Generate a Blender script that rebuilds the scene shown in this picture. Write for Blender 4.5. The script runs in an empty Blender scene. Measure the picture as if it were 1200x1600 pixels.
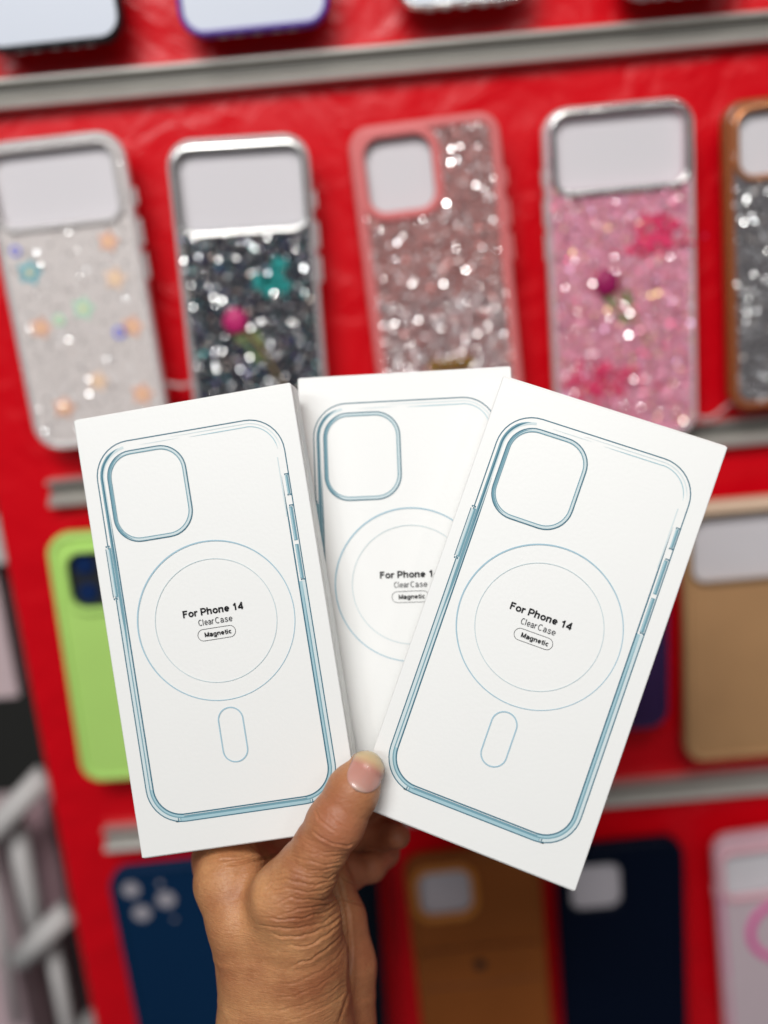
import bpy, bmesh, math, random
import numpy as np
from mathutils import Matrix, Vector, noise
from mathutils.bvhtree import BVHTree
random.seed(7); rng = np.random.default_rng(5)
S = bpy.context.scene
COL = S.collection
R = math.radians

# ------------------------------------------------------------------ camera
F = 1600.0                                   # focal length in photo pixels (photo 1200 x 1600)
PITCH, ROLL, CAMH = 15.0, -5.1, 1.45
cam_d = bpy.data.cameras.new('camera'); cam = bpy.data.objects.new('camera', cam_d); COL.objects.link(cam)
cam.matrix_world = Matrix.Translation((0, 0, CAMH)) @ Matrix.Rotation(R(90-PITCH), 4, 'X') @ Matrix.Rotation(R(ROLL), 4, 'Z')
cam_d.sensor_fit = 'VERTICAL'; cam_d.sensor_height = 36; cam_d.lens = 36.0
cam_d.clip_start = .02; cam_d.clip_end = 50
cam_d.dof.use_dof = True; cam_d.dof.focus_distance = .386; cam_d.dof.aperture_fstop = 2.6
S.camera = cam
CM = cam.matrix_world.copy()

# ------------------------------------------------------------------ light
w = bpy.data.worlds.new('World'); S.world = w; w.use_nodes = True
w.node_tree.nodes['Background'].inputs[0].default_value = (.93, .96, 1, 1)
w.node_tree.nodes['Background'].inputs[1].default_value = .07
def area(name, loc, target, sx, sy, power, color=(1, 1, 1)):
    d = bpy.data.lights.new(name, 'AREA'); d.shape = 'RECTANGLE'; d.size = sx; d.size_y = sy; d.energy = power; d.color = color
    o = bpy.data.objects.new(name, d); COL.objects.link(o); o.location = loc
    o.rotation_euler = (Vector(target)-Vector(loc)).to_track_quat('-Z', 'Y').to_euler()
    o['label'] = name.replace('_', ' '); return o
area('ceiling_light_panel', (-.2, -.75, CAMH+1.0), (0, .45, CAMH-.1), .65, .38, 16.6, (1, .985, .96))
area('added_strip_light', (-1.1, -1.9, CAMH+1.05), (0, .5, CAMH), 1.3, .11, 11, (.95, .98, 1))  # unseen strip, added so the red board has something bright to reflect
for x, y, z, p in ((-.55, -.5, .85, 1.1), (.35, -.6, .9, 1.2), (.8, -1.0, .7, 1.4), (-.9, -1.2, 1.0, 1.4), (.1, -1.3, .75, 1.6), (-.2, -.35, .75, .7)):
    area('added_sparkle_light', (x, y, CAMH+z), (0, .5, CAMH-.05), .10, .10, p, (1, .98, .95))  # small unseen lamps added to make the glitter sparkle more brightly
area('added_reflection_light', (-.5, -2.4, CAMH+.95), (0, .6, CAMH), 2.2, .5, 6, (.96, .98, 1))  # broad unseen lamp added for soft reflections on the upper red film
S.view_settings.view_transform = 'Standard'; S.view_settings.look = 'None'
S.view_settings.exposure = 0; S.view_settings.gamma = 1

# ------------------------------------------------------------------ helpers
def cw(p):                                   # camera-frame point (right, down, depth; metres) to world
    return CM @ Vector((p[0], -p[1], -p[2]))
BY = .60                                     # the display board is the vertical plane y = BY
def board(px, py, off=0.0):                  # where the sight line of a photo pixel meets the board plane
    o = CM.translation; d = cw(((px-600)/F, (py-800)/F, 1.0))-o
    t = (BY-off-o.y)/d.y
    return o+d*t

def mat(name, col, rough=.5, metal=0, noise_amt=0, noise_scale=40, bump=0, bump_scale=200, **kw):
    m = bpy.data.materials.new(name); m.use_nodes = True; nt = m.node_tree; b = nt.nodes['Principled BSDF']
    b.inputs['Base Color'].default_value = (*col, 1); b.inputs['Roughness'].default_value = rough; b.inputs['Metallic'].default_value = metal
    for k, v in kw.items(): b.inputs[k.replace('_', ' ')].default_value = v
    tc = nt.nodes.new('ShaderNodeTexCoord')
    if noise_amt:
        n = nt.nodes.new('ShaderNodeTexNoise'); n.inputs['Scale'].default_value = noise_scale; n.inputs['Detail'].default_value = 5
        nt.links.new(tc.outputs['Object'], n.inputs['Vector'])
        mx = nt.nodes.new('ShaderNodeMix'); mx.data_type = 'RGBA'
        mx.inputs[6].default_value = (*[c*(1-noise_amt) for c in col], 1); mx.inputs[7].default_value = (*[min(1, c*(1+noise_amt)) for c in col], 1)
        nt.links.new(n.outputs[0], mx.inputs[0]); nt.links.new(mx.outputs[2], b.inputs['Base Color'])
    if bump:
        n = nt.nodes.new('ShaderNodeTexNoise'); n.inputs['Scale'].default_value = bump_scale; n.inputs['Detail'].default_value = 4
        nt.links.new(tc.outputs['Object'], n.inputs['Vector'])
        bp = nt.nodes.new('ShaderNodeBump'); bp.inputs['Strength'].default_value = bump; bp.inputs['Distance'].default_value = .001
        nt.links.new(n.outputs[0], bp.inputs['Height']); nt.links.new(bp.outputs[0], b.inputs['Normal'])
    return m

def mesh(name, verts, faces, mats, parent=None, fmat=None, smooth=False):
    me = bpy.data.meshes.new(name); me.from_pydata([tuple(v) for v in verts], [], [tuple(int(i) for i in f) for f in faces]); me.update()
    for m in (mats if isinstance(mats, (list, tuple)) else [mats]): me.materials.append(m)
    if fmat is not None: me.polygons.foreach_set('material_index', fmat)
    if smooth: me.polygons.foreach_set('use_smooth', [True]*len(me.polygons))
    o = bpy.data.objects.new(name, me); COL.objects.link(o)
    if parent: o.parent = parent
    return o
def from_bm(name, bm, mats, parent=None, smooth=False):
    bmesh.ops.recalc_face_normals(bm, faces=bm.faces)
    me = bpy.data.meshes.new(name); bm.to_mesh(me); bm.free()
    for m in (mats if isinstance(mats, (list, tuple)) else [mats]): me.materials.append(m)
    if smooth: me.polygons.foreach_set('use_smooth', [True]*len(me.polygons))
    o = bpy.data.objects.new(name, me); COL.objects.link(o)
    if parent: o.parent = parent
    return o
def tag(o, label=None, cat=None, group=None, kind=None):
    if label: o['label'] = label
    if cat: o['category'] = cat
    if group: o['group'] = group
    if kind: o['kind'] = kind
    return o
def empty(name, mw, label, cat, group=None):
    o = bpy.data.objects.new(name, None); COL.objects.link(o); o.matrix_world = mw; o.empty_display_size = .02
    return tag(o, label, cat, group)
def box_bm(bm, x0, x1, y0, y1, z0, z1, bevel=0, seg=2):
    r = bmesh.ops.create_cube(bm, size=1); vs = r['verts']
    for v in vs: v.co = Vector((x0+(v.co.x+.5)*(x1-x0), y0+(v.co.y+.5)*(y1-y0), z0+(v.co.z+.5)*(z1-z0)))
    if bevel:
        es = list({e for v in vs for e in v.link_edges})
        bmesh.ops.bevel(bm, geom=es, offset=bevel, segments=seg, affect='EDGES', profile=.5)
def rrect(x0, y0, x1, y1, r, n=10):          # closed outline, counter-clockwise
    r = min(r, (x1-x0)/2, (y1-y0)/2)
    P = []
    for cx, cy, a in ((x1-r, y1-r, 0), (x0+r, y1-r, 90), (x0+r, y0+r, 180), (x1-r, y0+r, 270)):
        for i in range(n+1):
            t = R(a+90*i/n); P.append((cx+r*math.cos(t), cy+r*math.sin(t)))
    return P

# ------------------------------------------------------------------ the boxes
card = mat('white_card', (.82, .82, .805), rough=.42, noise_amt=.012, noise_scale=25, bump=.05, bump_scale=700)
card_edge = mat('cut_card_edge', (.55, .54, .50), rough=.8)
ink = {k: mat('ink_'+k, c, rough=.5, Specular_IOR_Level=.12) for k, c in dict(dark=(.060, .165, .225), mid=(.17, .33, .40), light=(.38, .56, .62), pale=(.62, .71, .73),
       ring=(.36, .53, .62), ring_faint=(.52, .62, .65), black=(.010, .010, .012), grey=(.05, .05, .055)).items()}
inks = list(ink.values()); IK = {k: i for i, k in enumerate(ink)}
BW, BH, BT = 86.0, 170.3, 15.0

class Print:                                 # flat printed ribbons, coordinates in mm from the box's top-left corner, y down
    def __init__(s): s.v = []; s.f = []; s.m = []; s.k = 0
    def ribbon(s, pts, wd, m, closed=False):
        s.k += 1; z = .00006+.000004*s.k
        n = len(pts); P = [Vector(p) for p in pts]; b = len(s.v); W = wd if isinstance(wd, (list, tuple)) else [wd]*n
        for i, p in enumerate(P):
            a = P[i-1] if (closed or i) else p; c = P[(i+1) % n] if (closed or i < n-1) else p
            t = (c-a).normalized(); nn = Vector((-t.y, t.x))*W[i]/2
            for q in (p+nn, p-nn): s.v.append(((q.x-BW/2)/1000, (BH/2-q.y)/1000, z))
        for i in range(n if closed else n-1):
            j = (i+1) % n; s.f.append((b+2*i, b+2*i+1, b+2*j+1, b+2*j)); s.m.append(IK[m])
    def make(s, name, parent): return mesh(name, s.v, s.f, inks, parent, s.m)
def circle(cx, cy, r, n=120): return [(cx+r*math.cos(2*math.pi*i/n), cy+r*math.sin(2*math.pi*i/n)) for i in range(n)]
def arc(cx, cy, r, a0, a1, n=14): return [(cx+r*math.cos(R(a0+(a1-a0)*i/n)), cy+r*math.sin(R(a0+(a1-a0)*i/n))) for i in range(n+1)]
def taper(n, w, e=3): return [w*min(1, (i+.3)/e, (n-1-i+.3)/e) for i in range(n)]

def outline_art():
    a = Print(); x0, x1, y0, y1, r = 5.8, 79.6, 11.1, 158.6, 13.6
    def frame(o, rr=None):                                    # offset inwards by o
        return x0+o, x1-o, y0+o, y1-o, (rr or r)-o
    # broad tinted bands (left side, right side, bottom)
    def band(o, wd, m, segs):
        X0, X1, Y0, Y1, q = frame(o)
        if 'L' in segs: a.ribbon(arc(X0+q, Y0+q, q, 262, 180)+[(X0, y) for y in np.linspace(Y0+q+1, Y1-q, 30)], wd, m)
        if 'l' in segs: a.ribbon([(X0, y) for y in np.linspace(52, Y1-q, 30)]+arc(X0+q, Y1-q, q, 180, 92), wd, m)
        if 'B' in segs: a.ribbon([(x, Y1) for x in np.linspace(X0+q-1, X1-q+1, 12)], wd, m)
        if 'b' in segs: a.ribbon(arc(X1-q, Y1-q, q, 88, 0)+[(X1, y) for y in np.linspace(Y1-q, 75, 30)], wd, m)
        if 'T' in segs: a.ribbon([(x, Y0) for x in np.linspace(X0+q, X1-q, 12)], wd, m)
        if 'R' in segs: a.ribbon(arc(X1-q, Y0+q, q, 275, 360)+[(X1, y) for y in np.linspace(Y0+q, 33, 6)], wd, m)
    band(.85, 1.5, 'pale', 'lbB'); band(1.9, 1.2, 'light', 'lb'); band(2.2, 1.0, 'pale', 'L')
    X0 = x0
    # darker sweep round the top-left corner down to the side button
    a.ribbon(arc(x0+r, y0+r, r-1.75, 252, 180)+[(x0+1.75, y) for y in np.linspace(y0+r+1, 92, 24)], taper(39, 1.15, 5), 'mid')
    a.ribbon(arc(x0+r, y0+r, r-1.9, 245, 182)+[(x0+1.95, y) for y in np.linspace(y0+r+1, 60, 14)], taper(29, .45, 4), 'dark')
    # bottom band: pale blue strip with notches
    a.ribbon([(x, 157.75) for x in (17.2, 30, 45, 60, 68.3)], 1.5, 'light')
    a.ribbon([(x, 156.6) for x in (19, 30, 45, 60, 67)], .55, 'mid')
    # long outline
    a.ribbon(rrect(x0, y0, x1, y1, r), .42, 'dark', True)
    X0, X1, Y0, Y1, q = frame(2.75)
    a.ribbon([(X0, y) for y in np.linspace(38, Y1-q, 30)]+arc(X0+q, Y1-q, q, 180, 90)[1:]+arc(X1-q, Y1-q, q, 90, 0)+[(X1, y) for y in np.linspace(Y1-q-2, 34, 30)], taper(89, .52, 5), 'dark')
    X0, X1, Y0, Y1, q = frame(1.55)
    a.ribbon([(X0, y) for y in np.linspace(70, Y1-q, 20)]+arc(X0+q, Y1-q, q, 180, 90)[1:]+arc(X1-q, Y1-q, q, 90, 0)+[(X1, y) for y in np.linspace(Y1-q-2, 77, 24)], taper(73, .42, 5), 'mid')
    # faint highlights along the top
    a.ribbon([(x, y0+1.3) for x in np.linspace(36, 66, 8)]+arc(x1-r, y0+r, r-1.3, 272, 352), taper(23, .30, 3), 'pale')
    a.ribbon([(x, y0+2.6) for x in np.linspace(44, 66, 8)]+arc(x1-r, y0+r, r-2.5, 272, 356), taper(23, .34, 3), 'light')
    a.ribbon([(x, y0+2.3) for x in np.linspace(24, 40, 8)], taper(8, .26, 3), 'pale')
    a.ribbon([(x1-3.2, y) for y in np.linspace(27, 50, 8)], .4, 'pale')
    # right-hand buttons and switch
    a.ribbon([(x1-.95, y) for y in (34.3, 38, 41.4)], 1.15, 'mid'); a.ribbon([(x1-1.25, y) for y in (34.3, 38, 41.4)], .5, 'light')
    for y0_, y1_ in ((46.4, 59.4), (60.9, 74)):
        a.ribbon([(x1-1.15, y) for y in (y0_, (y0_+y1_)/2, y1_)], 1.4, 'mid'); a.ribbon([(x1-1.5, y) for y in (y0_+.3, y1_-.3)], .55, 'light')
    for y in (33.9, 41.8, 45.9, 74.4):
        a.ribbon([(x1-1.7, y), (x1-.2, y)], .55, 'dark'); a.ribbon([(x1-1.2, y+.2), (x1-.7, y+.2)], .3, 'pale')
    # left-hand button
    a.ribbon([(x0-.35, y) for y in (51.2, 60, 69.6)], .8, 'pale'); a.ribbon([(x0-.95, y) for y in (51, 60, 70)], .28, 'dark')
    a.ribbon([(x0+.55, y) for y in (50.8, 60, 70)], 1.0, 'mid'); a.ribbon([(x0+.2, y) for y in (51.5, 69.5)], .3, 'light')
    for y in (50.2, 70.6): a.ribbon([(x0-.9, y), (x0+.7, y)], .6, 'dark'); a.ribbon([(x0-.4, y+.15), (x0+.1, y+.15)], .35, 'pale')
    # notches at the ends of the bottom band
    for x, s in ((16.6, 1), (68.9, -1)):
        a.ribbon([(x, 157.0), (x, 158.6)], .35, 'dark'); a.ribbon([(x+s*.9, 157.1), (x+s*.9, 158.4)], .22, 'mid'); a.ribbon([(x-s*.3, 158.4), (x-s*1.1, 158.3)], .3, 'black')
    # camera cut-out
    a.ribbon(rrect(10.55, 15.65, 40.1, 49.55, 9.3), 1.15, 'pale', True)
    a.ribbon(rrect(9.95, 15.05, 40.75, 50.2, 9.9), .46, 'dark', True)
    a.ribbon(rrect(11.15, 16.25, 39.55, 48.95, 8.8), .38, 'mid', True)
    c = rrect(10.5, 15.6, 40.15, 49.6, 9.3)
    a.ribbon(c[13:31], taper(18, .8, 4), 'mid')
    # magnet ring and pill
    a.ribbon(circle(43, 84.7, 30.5), [.42+.16*math.sin(2*math.pi*i/120+3.9) for i in range(120)], 'ring', True)
    a.ribbon(circle(43, 84.7, 23.6), .26, 'ring_faint', True)
    a.ribbon(rrect(37.9, 118.2, 47.4, 139.0, 4.75), .50, 'ring', True)
    # word badge
    a.ribbon(rrect(35.2, 87.35, 49.9, 91.75, 2.2), .17, 'grey', True)
    return a

def smooth(P, n=6):                          # Catmull-Rom through the points
    P = [P[0]]+list(P)+[P[-1]]; out = []
    for i in range(1, len(P)-2):
        p0, p1, p2, p3 = (Vector(P[i+k]) for k in (-1, 0, 1, 2))
        for j in range(n):
            t = j/n; out.append(.5*((2*p1)+(-p0+p2)*t+(2*p0-5*p1+4*p2-p3)*t*t+(-p0+3*p1-3*p2+p3)*t**3))
    return [(q.x, q.y) for q in out+[Vector(P[-2])]]
def ell(cx, cy, rx, ry, a0, a1, n=22): return [(cx+rx*math.cos(R(a0+(a1-a0)*i/n)), cy+ry*math.sin(R(a0+(a1-a0)*i/n))) for i in range(n+1)]
def glyph(ch, s):                            # centre lines of a sans-serif letter: cap height 1, x-height .73, stroke s
    h = s/2; X = .73
    G = {'F': (.80, [[(h, 0), (h, 1)], [(h, 1-h), (.70, 1-h)], [(h, .53), (.62, .53)]]),
     'o': (.86, [ell(.40, X/2, .40-h, X/2-h+.01, 0, 360)]),
     'r': (.54, [[(h, 0), (h, X)], smooth([(h, .40), (h+.05, .54), (h+.15, X-h-.01), (.50, X-h+.01)])]),
     'P': (.90, [[(h, 0), (h, 1)], [(h, 1-h), (.46, 1-h)]+ell(.46, (1.42-h)/2, .34-h*.6, (1-h-.42)/2, 88, -88, 14)+[(h, .42)]]),
     'h': (.84, [[(h, 0), (h, 1)], smooth([(h, .42), (h+.08, .58), (.40, X-h+.01), (.68-h*.6, .60), (.72-h, .42), (.72-h, 0)])]),
     'n': (.84, [[(h, 0), (h, X)], smooth([(h, .42), (h+.08, .58), (.40, X-h+.01), (.68-h*.6, .60), (.72-h, .42), (.72-h, 0)])]),
     'e': (.82, [[(h, .36), (.76-h, .36)]+ell(.385, X/2, .375-h, X/2-h+.01, 0, 318)[0:]]),
     '1': (.80, [[(.44, 0), (.44, 1)], [(.44, .90), (.30, .76), (.13, .70)]]),
     '4': (.80, [[(.58, 0), (.58, 1)], [(.58, .97-h), (h*.6, .30)], [(0, .26), (.76, .26)]]),
     'C': (.98, [ell(.50, .5, .48-h, .5-h+.01, 50, 310)]), 'l': (.31, [[(h, 0), (h, 1)]]),
     'c': (.76, [ell(.385, X/2, .375-h, X/2-h+.01, 48, 312)]),
     'a': (.80, [smooth([(.08, .52), (.16, .64), (.33, X-h+.01), (.54, .62), (.62, .48), (.62, .22), (.66, 0)]), smooth([(.62, .42), (.38, .38), (.14, .31), (h, .18), (.16, .05), (.34, h-.01), (.54, .12), (.62, .26)])]),
     's': (.72, [smooth([(.60, .54), (.50, .64), (.33, X-h+.01), (.15, .62), (.11, .53), (.20, .43), (.45, .34), (.59, .26), (.58, .14), (.48, .06), (.33, h-.02), (.14, .07), (.06, .20)])]),
     'M': (1.12, [[(h, 0), (h, 1)], [(h, 1), (.51, .06)], [(.51, .06), (1.02-h, 1)], [(1.02-h, 1), (1.02-h, 0)]]),
     'g': (.88, [ell(.38, .37, .38-h, .36-h, 0, 360), smooth([(.74-h, X), (.74-h, .2), (.74-h, -.08), (.60, -.22), (.36, -.27+h), (.10, -.18)])]),
     't': (.50, [smooth([(.22, .94), (.22, .5), (.22, .18), (.30, .06), (.44, .05)]), [(.02, X-h*.7), (.44, X-h*.7)]]),
     'i': (.33, [[(h, 0), (h, X)], [(h, .86), (h, 1)]])}
    return G[ch]
def lettering(parent):
    a = Print()
    for txt, st, x0, x1, base, cap, m in (('For Phone 14', .20, 30.7, 54.2, 81.95, 2.75, 'black'), ('Clear', .105, 36.2, 42.35, 85.8, 2.3, 'grey'), ('Case', .105, 42.75, 49.6, 85.8, 2.3, 'grey'), ('Magnetic', .19, 37.9, 48.4, 90.35, 1.75, 'black')):
        adv = 0; L = []
        for ch in txt:
            if ch == ' ': adv += .42; continue
            w_, P = glyph(ch, st); L += [[(x+adv, y) for x, y in q] for q in P]; adv += w_+.04+(.09 if st < .15 else 0)
        sx = (x1-x0)/(adv-.1)
        for q in L: a.k -= .3; a.ribbon([(x0+x*sx, base-y*cap) for x, y in q], st*cap*1.02, m)
    o = a.make('lettering', parent)
    o.location.z = .00030
    return o

def pose(w_, t):                             # rotation vector + centre in the camera frame -> world matrix of the box front
    th = math.sqrt(sum(x*x for x in w_)); Q = np.array(Matrix.Rotation(th, 3, Vector(w_)))
    ax = [cw(Q[:, 0])-CM.translation, cw(-Q[:, 1])-CM.translation, cw(-Q[:, 2])-CM.translation]
    M = Matrix.Identity(4)
    for i in range(3):
        for j in range(3): M[j][i] = ax[i][j]
    M.translation = cw(t); return M

def make_box(M, label):
    root = empty('phone_case_box', M, label, 'box', 'white phone case boxes fanned out in the hand')
    bm = bmesh.new(); x, y, z = BW/2000, BH/2000, BT/1000
    box_bm(bm, -x, x, -y, y, -z, 0, .00045, 3)
    from_bm('carton', bm, card, root)
    # top tuck flap, its free edge just proud of the carton
    bm = bmesh.new(); box_bm(bm, -x+.0006, x-.0006, y, y+.0004, -z+.0005, -.0009, .0001, 1)
    from_bm('tuck_flap', bm, card, root)
    bm = bmesh.new(); box_bm(bm, -x+.0006, x-.0006, -y-.0004, -y, -z+.0005, -.0009, .0001, 1)
    from_bm('tuck_flap', bm, card, root)
    # glued side seam on the right
    bm = bmesh.new(); box_bm(bm, x, x+.00025, -y+.001, y-.001, -z+.001, -z+.0105, .0001, 1)
    from_bm('glue_seam', bm, card, root)
    outline_art().make('printed_outline', root); lettering(root)
    return root
poses = [((-.01601, .07077, -.16205), (-.06416, .04185, .39139), 'white carton held at the left of the fan, leaning left, its whole blue drawing visible'),
         ((-.02785, .10989, -.03948), (.01083, .02929, .40783), 'white carton in the middle of the fan, half hidden behind the other two boxes'),
         ((-.04398, .15670, .33397), (.05706, .04287, .37837), 'white carton at the right of the fan, tilted right, in front of the others')]
for w_, t, lab in poses: make_box(pose(w_, t), lab)

# ------------------------------------------------------------------ the hand (smooth union of tapered limbs, extracted as one surface)
def skin_material():
    m = bpy.data.materials.new('skin'); m.use_nodes = True; nt = m.node_tree; b = nt.nodes['Principled BSDF']; N = nt.nodes.new; L = nt.links.new
    tc = N('ShaderNodeTexCoord')
    n1 = N('ShaderNodeTexNoise'); n1.inputs['Scale'].default_value = 55; n1.inputs['Detail'].default_value = 6; L(tc.outputs['Object'], n1.inputs['Vector'])
    r1 = N('ShaderNodeValToRGB'); e = r1.color_ramp.elements
    e[0].position = .32; e[0].color = (.35, .128, .056, 1); e[1].position = .66; e[1].color = (.57, .275, .122, 1)
    L(n1.outputs[0], r1.inputs[0])
    n2 = N('ShaderNodeTexNoise'); n2.inputs['Scale'].default_value = 900; n2.inputs['Detail'].default_value = 3; L(tc.outputs['Object'], n2.inputs['Vector'])
    mx = N('ShaderNodeMix'); mx.data_type = 'RGBA'; mx.blend_type = 'MULTIPLY'; mx.inputs[0].default_value = .35
    r2 = N('ShaderNodeValToRGB'); r2.color_ramp.elements[0].position = .3; r2.color_ramp.elements[0].color = (.72, .62, .55, 1); r2.color_ramp.elements[1].position = .6
    L(n2.outputs[0], r2.inputs[0]); L(r1.outputs[0], mx.inputs[6]); L(r2.outputs[0], mx.inputs[7])
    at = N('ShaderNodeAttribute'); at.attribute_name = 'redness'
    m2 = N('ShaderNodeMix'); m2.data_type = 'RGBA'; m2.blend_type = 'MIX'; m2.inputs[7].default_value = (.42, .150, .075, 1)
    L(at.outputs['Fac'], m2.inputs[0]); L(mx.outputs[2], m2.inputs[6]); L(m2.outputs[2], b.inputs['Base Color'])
    b.inputs['Roughness'].default_value = .42; b.inputs['Subsurface Weight'].default_value = .12; b.inputs['Subsurface Radius'].default_value = (1, .35, .15); b.inputs['Subsurface Scale'].default_value = .003
    b.inputs['Specular IOR Level'].default_value = .38
    v = N('ShaderNodeTexVoronoi'); v.inputs['Scale'].default_value = 1300; v.feature = 'DISTANCE_TO_EDGE'; L(tc.outputs['Object'], v.inputs['Vector'])
    n3 = N('ShaderNodeTexNoise'); n3.inputs['Scale'].default_value = 500; L(tc.outputs['Object'], n3.inputs['Vector'])
    ad = N('ShaderNodeMath'); ad.operation = 'ADD'; L(v.outputs['Distance'], ad.inputs[0]); L(n3.outputs[0], ad.inputs[1])
    bp = N('ShaderNodeBump'); bp.inputs['Strength'].default_value = .5; bp.inputs['Distance'].default_value = .00025
    mp = N('ShaderNodeMapping'); mp.inputs['Scale'].default_value = (260, 260, 1500); mp.inputs['Rotation'].default_value = (0, R(-12), 0); L(tc.outputs['Object'], mp.inputs['Vector'])
    n4 = N('ShaderNodeTexNoise'); n4.inputs['Scale'].default_value = 1; n4.inputs['Detail'].default_value = 4; n4.inputs['Distortion'].default_value = .6; L(mp.outputs[0], n4.inputs['Vector'])
    a2 = N('ShaderNodeMath'); a2.operation = 'MULTIPLY_ADD'; a2.inputs[1].default_value = 2.2; L(n4.outputs[0], a2.inputs[0]); L(ad.outputs[0], a2.inputs[2]); L(a2.outputs[0], bp.inputs['Height']); L(bp.outputs[0], b.inputs['Normal'])
    return m
skin = skin_material()

def P3(px, py, z): return np.array(((px-600)*z/F, (py-800)*z/F, z), dtype=np.float32)   # mm
def limb(*pts): return [(P3(a[0], a[1], a[2]), a[3]*a[2]/F, P3(b[0], b[1], b[2]), b[3]*b[2]/F) for a, b in zip(pts, pts[1:])]
LIMBS = [  # (limbs, blend with what came before in mm)
    (limb((405, 1730, 402, 74), (410, 1600, 400, 71), (406, 1520, 398, 66), (386, 1440, 396, 62), (362, 1378, 402, 58), (353, 1338, 415, 51)), 3),       # index side of the wrist and hand
    (limb((470, 1730, 405, 82), (470, 1600, 400, 82), (470, 1500, 394, 74), (466, 1440, 388, 66), (452, 1402, 383, 56)), 9),       # thenar
    (limb((452, 1402, 383, 56), (478, 1362, 379, 49), (502, 1324, 376, 43.5), (524, 1287, 374, 45.5), (552, 1234, 374.5, 41), (571, 1203, 376.5, 30)), 6),   # thumb
    (limb((510, 1720, 418, 70), (520, 1600, 418, 67), (528, 1510, 420, 60), (520, 1440, 422, 52), (500, 1380, 424, 50)), 5),      # heel of the palm
    (limb((420, 1480, 415, 80), (400, 1380, 424, 60), (430, 1350, 432, 45)), 8),                                                   # back of the palm
    (limb((353, 1345, 416, 46), (352, 1320, 428, 40), (420, 1240, 440, 34), (520, 1150, 436, 31), (600, 1110, 433, 28)), 5),       # index finger behind the boxes
    (limb((420, 1370, 432, 42), (500, 1300, 448, 36), (590, 1240, 447, 32), (660, 1200, 436, 28)), 4),                             # middle finger
    (limb((470, 1385, 434, 38), (520, 1320, 450, 32), (572, 1297, 450, 30), (604, 1304, 441, 24), (622, 1307, 428, 19)), 2),           # ring finger, tip in view
    (limb((505, 1400, 426, 38), (548, 1362, 436, 27), (580, 1355, 440, 23), (604, 1334, 450, 20), (612, 1290, 456, 19)), .9),          # little finger
]
def sdf(X):
    d = None
    for segs, k in LIMBS:
        g = None
        for a, ra, b, rb in segs:
            ab = b-a; t = np.clip(((X-a)@ab)/(ab@ab), 0, 1)
            q = X-a-t[..., None]*ab; e = np.sqrt((q*q).sum(-1))-(ra+t*(rb-ra))
            if g is None: g = e
            else:
                kk = 3.0; h = np.clip(.5+.5*(g-e)/kk, 0, 1); g = g*(1-h)+e*h-kk*h*(1-h)*.5
        if d is None: d = g
        else:
            h = np.clip(.5+.5*(d-g)/k, 0, 1); d = d*(1-h)+g*h-k*h*(1-h)
    return d
def surface_nets(lo, hi, st):
    ax = [np.arange(lo[i], hi[i]+st, st, dtype=np.float32) for i in range(3)]; n = [len(a) for a in ax]
    phi = np.empty(n, np.float32)
    YY, ZZ = np.meshgrid(ax[1], ax[2], indexing='ij')
    for i, x in enumerate(ax[0]):
        phi[i] = sdf(np.stack([np.full_like(YY, x), YY, ZZ], -1))
    s = phi < 0
    c = np.zeros([m-1 for m in n], np.int8)
    for a in (0, 1):
        for b in (0, 1):
            for d in (0, 1): c += s[a:n[0]-1+a, b:n[1]-1+b, d:n[2]-1+d]
    act = (c > 0) & (c < 8); I = np.argwhere(act); idx = np.full(act.shape, -1, np.int64); idx[act] = np.arange(len(I))
    acc = np.zeros((len(I), 3)); cnt = np.zeros(len(I))
    cor = [(a, b, d) for a in (0, 1) for b in (0, 1) for d in (0, 1)]
    for p in cor:
        for axi in range(3):
            if p[axi]: continue
            q = list(p); q[axi] = 1
            f0 = phi[I[:, 0]+p[0], I[:, 1]+p[1], I[:, 2]+p[2]]; f1 = phi[I[:, 0]+q[0], I[:, 1]+q[1], I[:, 2]+q[2]]
            m = (f0 < 0) != (f1 < 0); t = np.where(m, f0/np.where(m, f0-f1, 1), 0)
            pt = np.tile(np.array(p, float), (len(I), 1)); pt[:, axi] = t
            acc += pt*m[:, None]; cnt += m
    V = np.array(lo)+(I+acc/cnt[:, None])*st
    Fq = []
    for axi in range(3):
        o1, o2 = [a for a in range(3) if a != axi]
        sl0 = [slice(None)]*3; sl1 = [slice(None)]*3; sl0[axi] = slice(0, -1); sl1[axi] = slice(1, None)
        for flip in (0, 1):
            e = (s[tuple(sl0)] & ~s[tuple(sl1)]) if not flip else (~s[tuple(sl0)] & s[tuple(sl1)])
            E_ = np.argwhere(e); E_ = E_[(E_[:, o1] > 0) & (E_[:, o2] > 0) & (E_[:, o1] < n[o1]-1) & (E_[:, o2] < n[o2]-1)]
            def g(d1, d2):
                k = E_.copy(); k[:, o1] += d1; k[:, o2] += d2; return idx[k[:, 0], k[:, 1], k[:, 2]]
            q = np.stack([g(-1, -1), g(0, -1), g(0, 0), g(-1, 0)], 1)
            if (flip == 1) != (axi == 1): q = q[:, ::-1]
            Fq.append(q)
    return V, np.concatenate(Fq)
HV, HF = surface_nets((-88, 70, 350), (28, 232, 470), .5)
def grad(X, e=.05):
    G = np.stack([sdf(X+np.array(d, np.float32)*e)-sdf(X-np.array(d, np.float32)*e) for d in ((1, 0, 0), (0, 1, 0), (0, 0, 1))], -1)
    return G/(np.linalg.norm(G, axis=-1, keepdims=True)+1e-9)
HV = HV.astype(np.float32)
for _ in range(3): HV = HV-(sdf(HV)[:, None]*grad(HV)*.8)
HN = grad(HV)
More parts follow.
